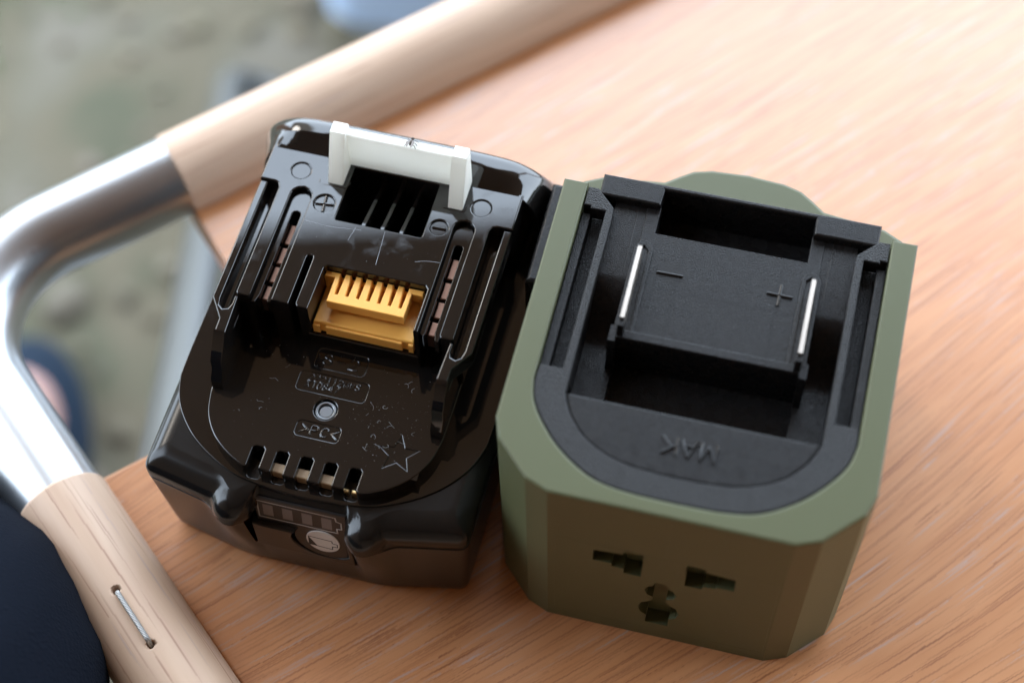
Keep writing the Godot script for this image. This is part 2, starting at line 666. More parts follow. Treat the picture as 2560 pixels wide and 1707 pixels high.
func battery() -> void:
	var t := thing("battery_pack", "glossy black slide-on tool battery with a yellow connector and a white latch", "battery", Vector3(-29.6094, 0, 0) * MM, -0.2938)
	# lower and upper halves of the case, parted by a seam
	var mb := Mb.new()
	var rings := []
	for q in [[0.0, 1.7], [0.5, 0.7], [1.6, 0.1], [4.0, 0.0], [8.0, 0.0], [13.0, 0.0], [16.0, 0.0], [20.0, 0.0], [24.0, 0.0], [27.0, 0.0], [27.5, 0.0], [27.52, 1.4]]:
		rings.append(case_ring(q[0], q[1] + 1.7 * (1.0 - q[0] / 28.0), lerpf(0.06, 1.0, smoothstep(2.0, 27.0, q[0])), 0.0))
	var r0: PackedVector3Array = rings[0]
	var mask := PackedByteArray()
	for i in r0.size():
		mask.append(1 if absf(r0[i].x) < 11.5 and absf(r0[(i + 1) % r0.size()].x) < 11.5 and r0[i].z > 30.0 else 0)
	skin(mb, rings, true, mask, 5)
	obj("lower_case", mb, M.case, t)
	mb = Mb.new()
	plate(mb, PackedVector2Array([Vector2(-11.6, 12.8), Vector2(11.6, 12.8), Vector2(11.6, 27.0), Vector2(10.6, 27.0), Vector2(10.35, 16.2), Vector2(8.8, 14.9), Vector2(6.8, 14.4), Vector2(4.9, 14.25), Vector2(2.9, 14.4), Vector2(1.2, 14.95), Vector2(-0.3, 15.9), Vector2(-1.4, 17.1), Vector2(-2.2, 18.5), Vector2(-2.6, 20.1), Vector2(-2.45, 21.8), Vector2(-1.7, 23.2), Vector2(-5.0, 23.4), Vector2(-9.0, 23.2), Vector2(-11.6, 23.6)]), [], 60.5, 64.5, 0.35, FRONT)
	obj("panel_surround", mb, M.case, t)
	mb = Mb.new()
	rings = []
	for q in [[28.18, 1.4], [28.2, 0.02], [28.4, 0.0], [28.7, 0.0], [29.6, 0.0]]:
		rings.append(case_ring(q[0], q[1], lerpf(1.03, 0.5, smoothstep(28.3, 29.6, q[0])), 1.0, 7.6 - 2.0 * smoothstep(28.2, 29.6, q[0])))
	for s in range(1, 13):
		var th := PI / 2 * s / 12
		var hh := 29.6 + 4.5 * sin(th)
		var dd := 5.2 * (1.0 - cos(th))
		rings.append(case_ring(hh, dd, 0.5 * sqrt(maxf(0.0, 1.0 - pow((hh - 29.6) / 4.6, 2.0))), 1.0, 5.6))
	skin(mb, rings)
	var cap := keyhole(turned(flatten(rings[rings.size() - 1]), true), [turned(rect(-29.0, -54.0, 29.0, 24.0, 14.0), false)])
	var ids := ears(cap)
	for i in range(0, ids.size(), 3):
		mb.flat(fp(PLAN, cap[ids[i]].x, cap[ids[i]].y, 34.1), fp(PLAN, cap[ids[i + 1]].x, cap[ids[i + 1]].y, 34.1), fp(PLAN, cap[ids[i + 2]].x, cap[ids[i + 2]].y, 34.1), Vector3.UP)
	obj("upper_case", mb, M.satin, t)
	# the glossy rim round the sliding face, cut by five vents
	var vents := [[-13.0, -10.2], [-7.4, -4.65], [-1.85, 0.95], [3.75, 6.45], [9.3, 12.0]]
	var arc := smooth_curve(PackedVector2Array([Vector2(0, -60.4), Vector2(9.2, -59.9), Vector2(16.3, -58.6), Vector2(22.9, -55.6), Vector2(28.5, -51.6), Vector2(33.2, -46.0), Vector2(35.6, -40.0), Vector2(36.2, -34.0), Vector2(36.2, -10.0), Vector2(36.2, 20.0)]), 5)
	var outer := PackedVector2Array()
	for i in range(arc.size() - 1, 0, -1):
		outer.append(Vector2(-arc[i].x, arc[i].y))
	outer.append_array(arc)
	var holes := []
	for q in vents:
		holes.append(rect(q[0], -58.7, q[1], -52.2, 0.7, 3))
	holes.append(rect(-24.0, -49.0, 24.0, 15.0, 6.0))
	mb = Mb.new()
	plate(mb, outer, holes, 30.5, 34.6, 0.22, PLAN, 2)
	obj("cover_rim", mb, M.gloss, t)
	# the raised front floor
	var inner := smooth_curve(PackedVector2Array([Vector2(12.6, -58.0), Vector2(14.8, -57.4), Vector2(18.9, -55.2), Vector2(22.6, -52.0), Vector2(25.2, -48.0), Vector2(26.5, -43.5), Vector2(27.0, -38.0), Vector2(27.0, -20.0), Vector2(27.0, 16.4)]), 5)
	var floor_out := PackedVector2Array()
	for i in range(inner.size() - 1, -1, -1):
		if inner[i].x > 13.6:
			floor_out.append(Vector2(-inner[i].x, inner[i].y))
	for q in vents:
		floor_out.append_array([Vector2(q[0], -57.5 - 0.5 * (1.0 - pow(q[0] / 13.0, 2))), Vector2(q[0], -53.0), Vector2(q[0] + 0.5, -52.5), Vector2(q[1] - 0.5, -52.5), Vector2(q[1], -53.0), Vector2(q[1], -57.5 - 0.5 * (1.0 - pow(q[1] / 13.0, 2)))])
	floor_out.append_array(inner)
	mb = Mb.new()
	plate(mb, floor_out, [disc(Vector2(-0.45, -40.3), 2.6, 28), rect(-9.7, 0.0, 10.6, 15.0), rect(-6.4, -30.3, 5.1, -25.5, 0.9, 3), rect(-8.7, -36.7, 7.2, -31.9, 0.9, 3), rect(-5.4, -47.7, 4.5, -44.0, 0.9, 3), star()], 31.0, 38.0, 0.3, PLAN, 4)
	obj("front_floor", mb, M.gloss, t)
	mb = Mb.new()
	box(mb, Vector3(-8.2, -57.0, 28.0), Vector3(7.4, -54.6, 36.2), 0.4)
	obj("inner_strip", mb, M.tan, t)
	mb = Mb.new()
	box(mb, Vector3(9.2, -57.4, 26.0), Vector3(10.0, -56.6, 35.6), 0.2)
	box(mb, Vector3(10.7, -57.4, 26.0), Vector3(12.0, -56.6, 35.8), 0.2)
	obj("test_contact", mb, M.gold, t)
	mb = Mb.new()
	box(mb, Vector3(-30, -60, 20.0), Vector3(30, 16, 24.0), 0.3)
	obj("inner_tray", mb, M.dull, t)
	# screw in its recess
	mb = Mb.new()
	plate(mb, disc(Vector2(-0.45, -40.3), 2.45, 28), [disc(Vector2(-0.45, -40.3), 1.65, 28)], 34.0, 37.4, 0.3, PLAN, 4)
	plate(mb, disc(Vector2(-0.45, -40.3), 1.6, 28), [], 34.0, 36.9, 0.25, PLAN, 3)
	obj("screw", mb, M.chrome, t)
	# sliding block with the slots for the terminals
	var half := PackedVector2Array([Vector2(16.9, -24.0), Vector2(16.9, 4.6), Vector2(17.2, 5.6), Vector2(18.0, 6.4), Vector2(19.3, 6.8), Vector2(20.6, 6.4), Vector2(21.4, 5.6), Vector2(21.7, 4.6), Vector2(21.7, -23.6), Vector2(22.1, -24.2), Vector2(24.6, -24.2), Vector2(25.0, -23.8), Vector2(25.0, 5.4), Vector2(25.6, 6.6), Vector2(26.5, 6.9), Vector2(30.0, 6.9), Vector2(30.0, 16.8)])
	var block := PackedVector2Array()
	for i in range(half.size() - 1, -1, -1):
		block.append(Vector2(-half[i].x, half[i].y))
	block.append_array([Vector2(-12.8, -24.0), Vector2(-12.8, -11.3), Vector2(-12.6, -10.75), Vector2(-12.05, -10.55), Vector2(-11.5, -10.75), Vector2(-11.3, -11.3), Vector2(-11.3, -23.5), Vector2(-10.8, -24.2), Vector2(-8.3, -24.2), Vector2(-8.1, -13.0), Vector2(-7.5, -12.3), Vector2(15.2, -12.2), Vector2(15.8, -12.9), Vector2(15.8, -24.0)])
	block.append_array(half)
	mb = Mb.new()
	plate(mb, block, [rect(-9.7, 0.0, 10.6, 15.0, 0.3, 2), disc(Vector2(-21.45, 11.0), 2.25, 24), disc(Vector2(21.6, 10.9), 2.25, 24), disc(Vector2(-13.4, 3.55), 2.4, 24), disc(Vector2(13.75, 3.55), 2.05, 24)], 37.9, 52.0, 0.36, PLAN, 4)
	obj("sliding_block", mb, M.gloss, t)
	for q in [[Vector2(-21.45, 11.0), 2.2, 51.75], [Vector2(21.6, 10.9), 2.2, 51.75], [Vector2(-13.4, 3.55), 2.38, 51.5], [Vector2(13.75, 3.55), 2.03, 51.5]]:
		mb = Mb.new()
		plate(mb, disc(q[0], q[1], 24), [], 48.0, q[2], 0.1, PLAN, 2)
		obj("moulded_disc", mb, M.gloss, t)
	mb = Mb.new()
	for q in [[Vector2(-15.5, 3.3), Vector2(-11.3, 3.8)], [Vector2(-13.6, 5.7), Vector2(-13.2, 1.4)]]:
		stroke(mb, PackedVector2Array(q), 0.8, 51.5, 0.45)
	obj("plus_mark", mb, M.gloss, t)
	mb = Mb.new()
	stroke(mb, PackedVector2Array([Vector2(12.2, 3.5), Vector2(15.3, 3.6)]), 0.8, 51.5, 0.45)
	obj("minus_mark", mb, M.gloss, t)
	for s in [-1.0, 1.0]:
		# floor of the terminal slot with a narrow opening, and the spring contact below it
		mb = Mb.new()
		var fl := PackedVector2Array([Vector2(17.0, -23.4), Vector2(18.0, -23.9), Vector2(18.2, -23.0), Vector2(18.2, 0.2), Vector2(18.5, 0.75), Vector2(19.2, 1.0), Vector2(19.9, 0.75), Vector2(20.2, 0.2), Vector2(20.2, -22.4), Vector2(20.7, -24.4), Vector2(21.65, -24.6), Vector2(21.65, 4.6), Vector2(20.6, 6.3), Vector2(19.3, 6.7), Vector2(18.0, 6.3), Vector2(17.0, 4.6)])
		plate(mb, fl if s > 0 else mirrored(fl), [], 46.0, 50.4, 0.2, PLAN, 2)
		obj("terminal_floor", mb, M.gloss, t)
		for c in [[-7.2, -1.6], [-12.6, -8.0], [-17.7, -13.3], [-22.4, -18.6]]:
			mb = Mb.new()
			box(mb, Vector3(minf(s * 18.3, s * 20.1), c[0], 44.0), Vector3(maxf(s * 18.3, s * 20.1), c[1], 48.4), 0.35)
			obj("contact", mb, M.copper, t)
		# guide rail with its arm reaching over the front floor
		mb = Mb.new()
		var gr := PackedVector2Array([Vector2(24.3, -24.6), Vector2(23.9, -34.2), Vector2(26.4, -34.2), Vector2(26.5, -30.9), Vector2(29.8, -26.0), Vector2(29.9, 6.7), Vector2(28.0, 6.7), Vector2(28.0, -26.0), Vector2(27.6, -27.6), Vector2(26.6, -28.4), Vector2(25.5, -28.0), Vector2(25.1, -26.8), Vector2(25.1, -24.6)])
		plate(mb, gr if s > 0 else mirrored(gr), [], 46.8, 51.5, 0.42, PLAN, 4)
		obj("guide_rail", mb, M.gloss, t)
		mb = Mb.new()
		box(mb, Vector3(minf(s * 25.0, s * 27.3), -26.5, 38.0), Vector3(maxf(s * 25.0, s * 27.3), 6.8, 46.9), 0.3)
		obj("rail_web", mb, M.gloss, t)
		# sloping foot of the arm
		mb = Mb.new()
		var f := [Vector3.ZERO, Vector3.FORWARD, Vector3.UP, Vector3.RIGHT]
		plate(mb, PackedVector2Array([Vector2(-26.0, 38.1), Vector2(-41.2, 38.1), Vector2(-41.0, 41.0), Vector2(-39.2, 43.2), Vector2(-38.9, 46.0), Vector2(-34.4, 51.3), Vector2(-33.9, 51.5), Vector2(-33.9, 47.2), Vector2(-26.0, 47.0)]), [], minf(s * 24.0, s * 26.6), maxf(s * 24.0, s * 26.6), 0.2, f, 2)
		obj("rail_foot", mb, M.gloss, t)
	# ribs in the rear pocket
	for u in [-3.2, 1.25, 5.7]:
		mb = Mb.new()
		var f := [Vector3.ZERO, Vector3.FORWARD, Vector3.UP, Vector3.RIGHT]
		plate(mb, PackedVector2Array([Vector2(0.0, 38.0), Vector2(15.0, 38.0), Vector2(15.0, 47.0), Vector2(1.0, 50.9), Vector2(0.0, 50.9)]), [], u - 0.45, u + 0.45, 0.3, f, 3)
		obj("pocket_rib", mb, M.gloss, t)
	# ledge under the connector
	mb = Mb.new()
	box(mb, Vector3(-9.2, -24.6, 38.0), Vector3(16.6, -12.0, 41.8), 0.35)
	obj("connector_ledge", mb, M.gloss, t)
	connector(t)
	latch(t)
	# rear end: a short ramp behind the sliding block, a level top and a long rounding towards the back
	mb = Mb.new()
	var face := PackedVector2Array([Vector2(33.9, 34.0), Vector2(33.8, 40.0), Vector2(33.0, 45.0), Vector2(31.6, 48.6), Vector2(29.2, 51.7)])
	var whole := face.duplicate()
	for i in range(face.size() - 1, -1, -1):
		whole.append(Vector2(-face[i].x, face[i].y))
	plate(mb, whole, [], -17.5, -15.9, 0.2, FRONT, 2)
	var w := smooth_curve(PackedVector2Array([Vector2(33.9, 33.0), Vector2(33.8, 40.0), Vector2(33.0, 45.0), Vector2(31.3, 49.6), Vector2(28.2, 52.8), Vector2(24.0, 54.4), Vector2(14.0, 55.0), Vector2(0.0, 55.2)]), 5)
	rings = []
	for q in [[16.0, 0.0, 51.75, 0.0], [16.1, 0.1, 52.0, 0.0], [20.0, 1.0, 54.3, 0.0], [20.3, 1.1, 54.7, 0.0], [20.5, 1.2, 60.0, 0.0], [22.5, 1.9, 60.0, 0.0], [24.0, 2.5, 60.0, 0.02], [24.8, 2.8, 60.0, 0.05], [25.6, 3.0, 60.0, 0.11], [26.6, 3.15, 60.0, 0.2], [28.0, 3.25, 60.0, 0.33], [30.0, 3.1, 60.0, 0.52], [32.0, 2.6, 60.0, 0.72], [34.0, 1.6, 60.0, 0.92]]:
		var ring := PackedVector3Array()
		for k in w.size() * 2 - 1:
			var p := w[k] if k < w.size() else w[2 * w.size() - 2 - k] * Vector2(-1, 1)
			var up := clampf((p.y - 33.0) / 22.0, 0.0, 1.0)
			var y: float = minf(p.y - q[3] * (p.y - 33.0), q[2])
			ring.append(Vector3(p.x + signf(p.x) * q[1] * (1.0 - up * up * up) * minf(1.0, absf(p.x) / 20.0), y, -q[0]))
		rings.append(ring)
	skin(mb, rings, false)
	obj("rear_wall", mb, M.gloss, t)
	battery_marks(t)
	indicator(t)


func connector(t: Node3D) -> void:
	var c := Mb.new()
	# base tray, back bar, side posts and comb with seven grooves
	plate(c, PackedVector2Array([Vector2(-8.0, -23.4), Vector2(15.3, -23.4), Vector2(15.3, -12.4), Vector2(-8.0, -12.4)]), [], 42.2, 45.6, 0.5, PLAN, 4)
	box(c, Vector3(-8.0, -24.0, 42.2), Vector3(-6.4, -23.0, 45.0), 0.2)
	box(c, Vector3(-5.0, -24.0, 42.2), Vector3(12.7, -23.0, 45.0), 0.2)
	box(c, Vector3(14.2, -24.0, 42.2), Vector3(15.3, -23.0, 45.0), 0.2)
	var comb := PackedVector2Array([Vector2(-7.9, -12.4), Vector2(-7.9, -13.8), Vector2(-5.5, -13.8), Vector2(-5.5, -20.2), Vector2(12.4, -20.2), Vector2(12.4, -13.8), Vector2(14.9, -13.8), Vector2(14.9, -12.4)])
	for i in range(6, -1, -1):
		var x := -3.9 + i * 2.46
		comb.append_array([Vector2(x + 0.56, -12.4), Vector2(x + 0.34, -17.9), Vector2(x - 0.34, -17.9), Vector2(x - 0.56, -12.4)])
	plate(c, comb, [], 47.2, 50.0, 0.26, PLAN, 3)
	box(c, Vector3(-8.0, -13.8, 45.5), Vector3(-7.0, -12.4, 49.0), 0.1)
	box(c, Vector3(14.0, -13.8, 45.5), Vector3(15.0, -12.4, 49.0), 0.1)
	box(c, Vector3(-5.2, -13.6, 45.5), Vector3(12.2, -12.5, 48.4), 0.1)
	var o := obj("connector", c, M.yellow, t)
	for i in 7:
		var mb := Mb.new()
		var x := -5.1 + i * 2.46
		box(mb, Vector3(x, -20.0, 46.7), Vector3(minf(x + 1.2, 12.3), -17.0, 47.8), 0.15)
		obj("connector_tooth", mb, M.yellow, o)


func latch(t: Node3D) -> void:
	var mb := Mb.new()
	plate(mb, rect(-12.0, 52.3, 15.6, 63.4), [], -17.2, -15.0, 0.45, FRONT, 3)
	var o := obj("latch", mb, M.white, t)
	for u in [[-14.3, -10.7], [14.2, 17.7]]:
		mb = Mb.new()
		var f := [Vector3.ZERO, Vector3.FORWARD, Vector3.UP, Vector3.RIGHT]
		plate(mb, PackedVector2Array([Vector2(17.6, 52.1), Vector2(17.6, 64.4), Vector2(14.6, 64.4), Vector2(13.6, 62.4), Vector2(9.2, 52.1)]), [], u[0], u[1], 0.35, f, 3)
		obj("latch_arm", mb, M.white, o)
	for q in [PackedVector2Array([Vector2(-16.4, 9.6), Vector2(-16.4, 8.7), Vector2(-9.9, 8.7), Vector2(-9.4, 10.4)]), PackedVector2Array([Vector2(13.2, 9.0), Vector2(18.0, 9.0), Vector2(18.4, 11.0)])]:
		mb = Mb.new()
		stroke(mb, q, 0.3, 52.0, 0.15)
		obj("latch_slot_edge", mb, M.gloss, t)


func battery_marks(t: Node3D) -> void:
	# recessed fields with raised characters
	var mb := Mb.new()
	for q in [[-6.5, -30.4, 5.2, -25.4], [-8.8, -36.8, 7.3, -31.8], [-5.5, -47.8, 4.6, -43.9]]:
		mb = Mb.new()
		plate(mb, rect(q[0], q[1], q[2], q[3]), [], 35.0, 37.76, 0.02, PLAN, 1)
		obj("recessed_field", mb, M.gloss, t)
	mb = Mb.new()
	plate(mb, rect(12.0, -52.0, 24.0, -41.0), [], 35.0, 37.76, 0.02, PLAN, 1)
	obj("recessed_star", mb, M.gloss, t)
	for q in [[2.3, -0.6, 2.6, -5.0, 2.9, -9.6], [11.2, -6.7, 13.6, -5.9, 16.6, -5.6], [-16.2, -2.0, -10.0, -2.3, -3.0, -1.5], [-4.4, -1.0, -5.0, -4.2, -5.1, -4.8]]:
		mb = Mb.new()
		var line := PackedVector2Array()
		for i in range(0, q.size(), 2):
			line.append(Vector2(q[i], q[i + 1]))
		stroke(mb, smooth_curve(line, 4), 0.11, 52.0, 0.012)
		obj("scratch", mb, M.scratch, t)
	letters("8-2", Vector2(-4.8, -29.2), 2.6, 2.0, 1.05, 0.52, 37.76, 0.24, 0.0, M.gloss, t)
	letters("222112MWS", Vector2(-6.6, -34.0), 1.6, 0.95, 0.41, 0.34, 37.76, 0.18, 0.1, M.gloss, t)
	letters("X10847", Vector2(-6.9, -35.7), 1.6, 0.95, 0.4, 0.34, 37.76, 0.18, 0.1, M.gloss, t)
	letters(">PC<", Vector2(-4.5, -47.0), 2.25, 1.6, 0.75, 0.46, 37.76, 0.22, 0.1, M.gloss, t)


func star() -> PackedVector2Array:
	var p := PackedVector2Array()
	for i in 10:
		var a := PI / 2 + 0.1 + TAU * i / 10
		p.append(Vector2(18.3, -46.9) + Vector2(cos(a), sin(a)) * (4.4 if i % 2 == 0 else 1.9))
	return p


# stroke lettering: every character as lines in a unit box, raised from the surface
func letters(words: String, at: Vector2, high: float, wide: float, gap: float, width: float, w0: float, raised: float, slant: float, m: Material, parent: Node, f: Array = PLAN) -> void:
	var glyph := {
		"8": [[0.5, 0.52, 0.16, 0.62, 0.08, 0.78, 0.2, 0.94, 0.5, 1.0, 0.8, 0.94, 0.92, 0.78, 0.84, 0.62, 0.5, 0.52, 0.1, 0.4, 0.0, 0.22, 0.14, 0.06, 0.5, 0.0, 0.86, 0.06, 1.0, 0.22, 0.9, 0.4, 0.5, 0.52]],
		"2": [[0.02, 0.76, 0.12, 0.92, 0.36, 1.0, 0.66, 1.0, 0.9, 0.9, 0.97, 0.72, 0.86, 0.54, 0.5, 0.36, 0.14, 0.18, 0.0, 0.0, 1.0, 0.0]],
		"1": [[0.2, 0.8, 0.55, 1.0, 0.55, 0.0]],
		"0": [[0.5, 0.0, 0.16, 0.12, 0.04, 0.36, 0.04, 0.64, 0.16, 0.88, 0.5, 1.0, 0.84, 0.88, 0.96, 0.64, 0.96, 0.36, 0.84, 0.12, 0.5, 0.0]],
		"4": [[0.72, 0.0, 0.72, 1.0, 0.0, 0.3, 1.0, 0.3]],
		"7": [[0.0, 1.0, 1.0, 1.0, 0.62, 0.5, 0.42, 0.0]],
		"X": [[0.0, 0.0, 1.0, 1.0], [0.0, 1.0, 1.0, 0.0]],
		"M": [[0.0, 0.0, 0.04, 1.0, 0.5, 0.2, 0.96, 1.0, 1.0, 0.0]],
		"W": [[0.0, 1.0, 0.24, 0.0, 0.5, 0.8, 0.76, 0.0, 1.0, 1.0]],
		"S": [[0.94, 0.82, 0.76, 0.96, 0.5, 1.0, 0.22, 0.95, 0.06, 0.78, 0.16, 0.6, 0.5, 0.51, 0.86, 0.4, 0.96, 0.22, 0.8, 0.05, 0.5, 0.0, 0.2, 0.04, 0.04, 0.18]],
		"P": [[0.0, 0.0, 0.0, 1.0, 0.6, 1.0, 0.88, 0.92, 0.96, 0.74, 0.86, 0.56, 0.6, 0.48, 0.02, 0.48]],
		"C": [[0.98, 0.8, 0.8, 0.95, 0.52, 1.0, 0.2, 0.88, 0.04, 0.62, 0.04, 0.36, 0.2, 0.1, 0.52, 0.0, 0.8, 0.05, 0.98, 0.2]],
		"A": [[0.0, 0.0, 0.5, 1.0, 1.0, 0.0], [0.19, 0.36, 0.81, 0.36]],
		"K": [[0.0, 0.0, 0.0, 1.0], [0.92, 1.0, 0.02, 0.42], [0.3, 0.6, 1.0, 0.0]],
		">": [[0.0, 0.95, 1.0, 0.5, 0.0, 0.05]],
		"<": [[1.0, 0.95, 0.0, 0.5, 1.0, 0.05]],
		"-": [[0.0, 0.48, 1.0, 0.48]],
	}
	var x := 0.0
	for ch in words:
		var mb := Mb.new()
		for line in glyph[ch]:
			var p := PackedVector2Array()
			for i in range(0, line.size(), 2):
				p.append(at + Vector2(x + line[i] * wide + line[i + 1] * high * slant, line[i + 1] * high))
			stroke(mb, p, width, w0, raised, f)
		obj("raised_letter", mb, m, parent)
		x += wide + gap


func indicator(t: Node3D) -> void:
	var a := deg_to_rad(9.0)
	var f := [Vector3(0, 32.5, 61.6), Vector3.RIGHT, Vector3(0, cos(a), -sin(a)), Vector3(0, sin(a), cos(a))]
	var mb := Mb.new()
	plate(mb, PackedVector2Array([Vector2(-11.0, -0.7), Vector2(10.3, -0.4), Vector2(10.15, -16.4), Vector2(8.6, -17.5), Vector2(6.8, -18.0), Vector2(4.9, -18.15), Vector2(3.0, -17.9), Vector2(1.4, -17.3), Vector2(0.1, -16.5), Vector2(-1.0, -15.4), Vector2(-1.8, -14.1), Vector2(-2.2, -12.6), Vector2(-2.1, -10.6), Vector2(-1.3, -9.3), Vector2(-10.6, -9.5)]), [], -2.5, 0.0, 0.2, f, 2)
	var o := obj("indicator_panel", mb, M.panel, t)
	mb = Mb.new()
	stroke(mb, turned(PackedVector2Array([Vector2(-10.2, -1.9), Vector2(7.9, -1.8), Vector2(8.05, -3.1), Vector2(9.2, -3.4), Vector2(9.2, -5.8), Vector2(8.1, -5.95), Vector2(8.2, -7.6), Vector2(-10.0, -7.9)]), true), 0.33, 0.0, 0.02, f, true)
	obj("battery_outline", mb, M.print, o)
	for i in 4:
		mb = Mb.new()
		var x := -8.97 + i * 4.52
		plate(mb, rect(x, -6.85, x + 2.4, -2.8), [], -0.5, 0.03, 0.05, f, 1)
		obj("charge_window", mb, M.lens, o)
	mb = Mb.new()
	plate(mb, disc(Vector2(4.55, -12.1), 3.95, 36), [], -1.0, 0.25, 0.2, f, 3)
	obj("check_button", mb, M.button, o)
	mb = Mb.new()
	stroke(mb, turned(PackedVector2Array([Vector2(1.25, -11.0), Vector2(6.7, -11.1), Vector2(6.75, -11.9), Vector2(7.9, -12.0), Vector2(7.9, -13.1), Vector2(6.75, -13.2), Vector2(6.7, -14.3), Vector2(1.25, -14.1)]), true), 0.24, 0.25, 0.02, f, true)
	plate(mb, PackedVector2Array([Vector2(1.25, -11.1), Vector2(3.2, -14.15), Vector2(1.25, -14.0)]), [], 0.2, 0.28, 0.02, f, 1)
	obj("button_print", mb, M.ink, o)


# ---------------------------------------------------------------- the green adapter
func adapter() -> void:
	var t := thing("socket_adapter", "olive green power adapter with black slide-on deck and a universal socket", "adapter", Vector3(29.7095, 0, 79.4103) * MM, -0.2787)
	var H := 62.5
	var hull := PackedVector2Array([Vector2(24.9, 0.0), Vector2(29.9, 2.0), Vector2(37.3, 9.5), Vector2(39.0, 14.3), Vector2(39.0, 75.8), Vector2(33.55, 75.8), Vector2(33.55, 24.6)])
	var arc := smooth_curve(PackedVector2Array([Vector2(33.5, 24.5), Vector2(32.4, 19.9), Vector2(29.7, 15.4), Vector2(24.6, 9.9), Vector2(17.4, 5.3), Vector2(10.0, 3.7), Vector2(0.0, 3.35)]), 5)
	# body: outline right half, inner curve to the middle, mirrored
	var body := PackedVector2Array()
	body.append_array(hull)
	body.append_array(arc)
	for i in range(arc.size() - 2, -1, -1):
		body.append(Vector2(-arc[i].x, arc[i].y))
	for i in range(hull.size() - 1, -1, -1):
		body.append(Vector2(-hull[i].x, hull[i].y))
	var mb := Mb.new()
	soft_bend = 0.975
	plate(mb, body, [], 0.0, H, 0.5, PLAN, 4, true, 0.0)
	soft_bend = 0.8
	obj("body", mb, M.green, t)
	# front plate with the openings of a universal socket, standing a hair proud of the body
	var sa := PackedVector2Array([Vector2(-15.0, 34.7), Vector2(-15.0, 39.8), Vector2(-12.1, 40.2), Vector2(-8.7, 40.5), Vector2(-8.6, 42.0), Vector2(-4.3, 42.3), Vector2(-4.5, 31.2), Vector2(-8.3, 31.3), Vector2(-8.4, 33.4), Vector2(-11.0, 33.6), Vector2(-11.0, 34.7)])
	var sb := PackedVector2Array([Vector2(4.8, 42.0), Vector2(4.9, 31.6), Vector2(8.6, 31.7), Vector2(8.7, 33.2), Vector2(11.4, 33.4), Vector2(11.5, 34.2), Vector2(15.3, 34.2), Vector2(15.2, 39.8), Vector2(11.6, 40.2), Vector2(8.8, 40.5), Vector2(8.6, 41.9)])
	var sc := PackedVector2Array([Vector2(-2.5, 7.5), Vector2(2.6, 7.5), Vector2(2.6, 11.5), Vector2(4.1, 12.8), Vector2(4.6, 15.4), Vector2(3.9, 17.9), Vector2(2.5, 19.0), Vector2(1.5, 20.6), Vector2(1.5, 22.2), Vector2(3.0, 23.0), Vector2(3.6, 25.2), Vector2(2.7, 27.0), Vector2(1.7, 27.6), Vector2(1.1, 29.8), Vector2(-1.2, 29.8), Vector2(-1.8, 27.6), Vector2(-2.8, 27.0), Vector2(-3.4, 25.0), Vector2(-2.8, 22.8), Vector2(-1.5, 22.0), Vector2(-1.5, 20.6), Vector2(-2.5, 19.0), Vector2(-3.8, 17.9), Vector2(-4.4, 15.4), Vector2(-3.9, 12.8), Vector2(-2.5, 11.5)])
	mb = Mb.new()
	plate(mb, rect(-24.9, 0.0, 24.9, 62.0), [sa, sb, sc], -3.6, 0.0, 0.02, FRONT, 1, false)
	var front := obj("socket_front", mb, M.green, t)
	mb = Mb.new()
	box(mb, Vector3(-20, 3, -17.0), Vector3(20, 46, -15.5), 0.1, FRONT)
	obj("socket_back", mb, M.dull, front)
	mb = Mb.new()
	stroke(mb, turned(rect(-23.3, 4.4, 24.2, 42.6, 0.6, 2), true), 0.12, 0.0, 0.025, FRONT, true)
	stroke(mb, PackedVector2Array([Vector2(0.4, 61.8), Vector2(0.4, 43.0)]), 0.12, 0.0, 0.02, FRONT)
	obj("moulding_line", mb, M.green, front)
	# black rim: D shaped border, lips of the slide and the hooks at their far end
	var inner := smooth_curve(PackedVector2Array([Vector2(26.5, 23.4), Vector2(25.7, 21.0), Vector2(24.0, 17.8), Vector2(20.6, 14.0), Vector2(16.0, 11.3), Vector2(10.5, 9.7), Vector2(4.0, 9.1), Vector2(0.0, 9.0)]), 4)
	var outer := PackedVector2Array([Vector2(31.0, 74.9), Vector2(33.3, 74.9), Vector2(33.3, 69.9), Vector2(31.7, 69.9), Vector2(31.7, 69.2), Vector2(28.3, 69.2), Vector2(28.3, 28.5), Vector2(33.2, 28.5), Vector2(33.35, 24.5)])
	for i in range(1, arc.size()):
		outer.append(arc[i] + Vector2(-0.12, 0.12))
	var rim := PackedVector2Array()
	rim.append_array(outer)
	for i in range(outer.size() - 2, -1, -1):
		rim.append(Vector2(-outer[i].x, outer[i].y))
	var lip := PackedVector2Array([Vector2(-28.4, 72.2), Vector2(-26.7, 70.4), Vector2(-26.5, 68.0)])
	rim.append_array(lip)
	for i in inner.size():
		rim.append(Vector2(-inner[i].x, inner[i].y))
	for i in range(inner.size() - 2, -1, -1):
		rim.append(inner[i])
	for i in range(2, -1, -1):
		rim.append(Vector2(-lip[i].x, lip[i].y))
	mb = Mb.new()
	plate(mb, rim, [], 58.6, 62.3, 0.35, PLAN, 4)
	obj("slide_rim", mb, M.rough_black, t)
	# plate inside the border, with the far wall of the trough
	var pl := PackedVector2Array()
	for i in range(inner.size() - 1, -1, -1):
		pl.append(Vector2(-inner[i].x, inner[i].y))
	pl.reverse()
	for i in range(inner.size() - 2, -1, -1):
		pl.append(inner[i])
	mb = Mb.new()
	plate(mb, inset(turned(pl, true), 0.08), [], 40.0, 61.75, 0.55, PLAN, 5)
	obj("front_plate", mb, M.black, t)
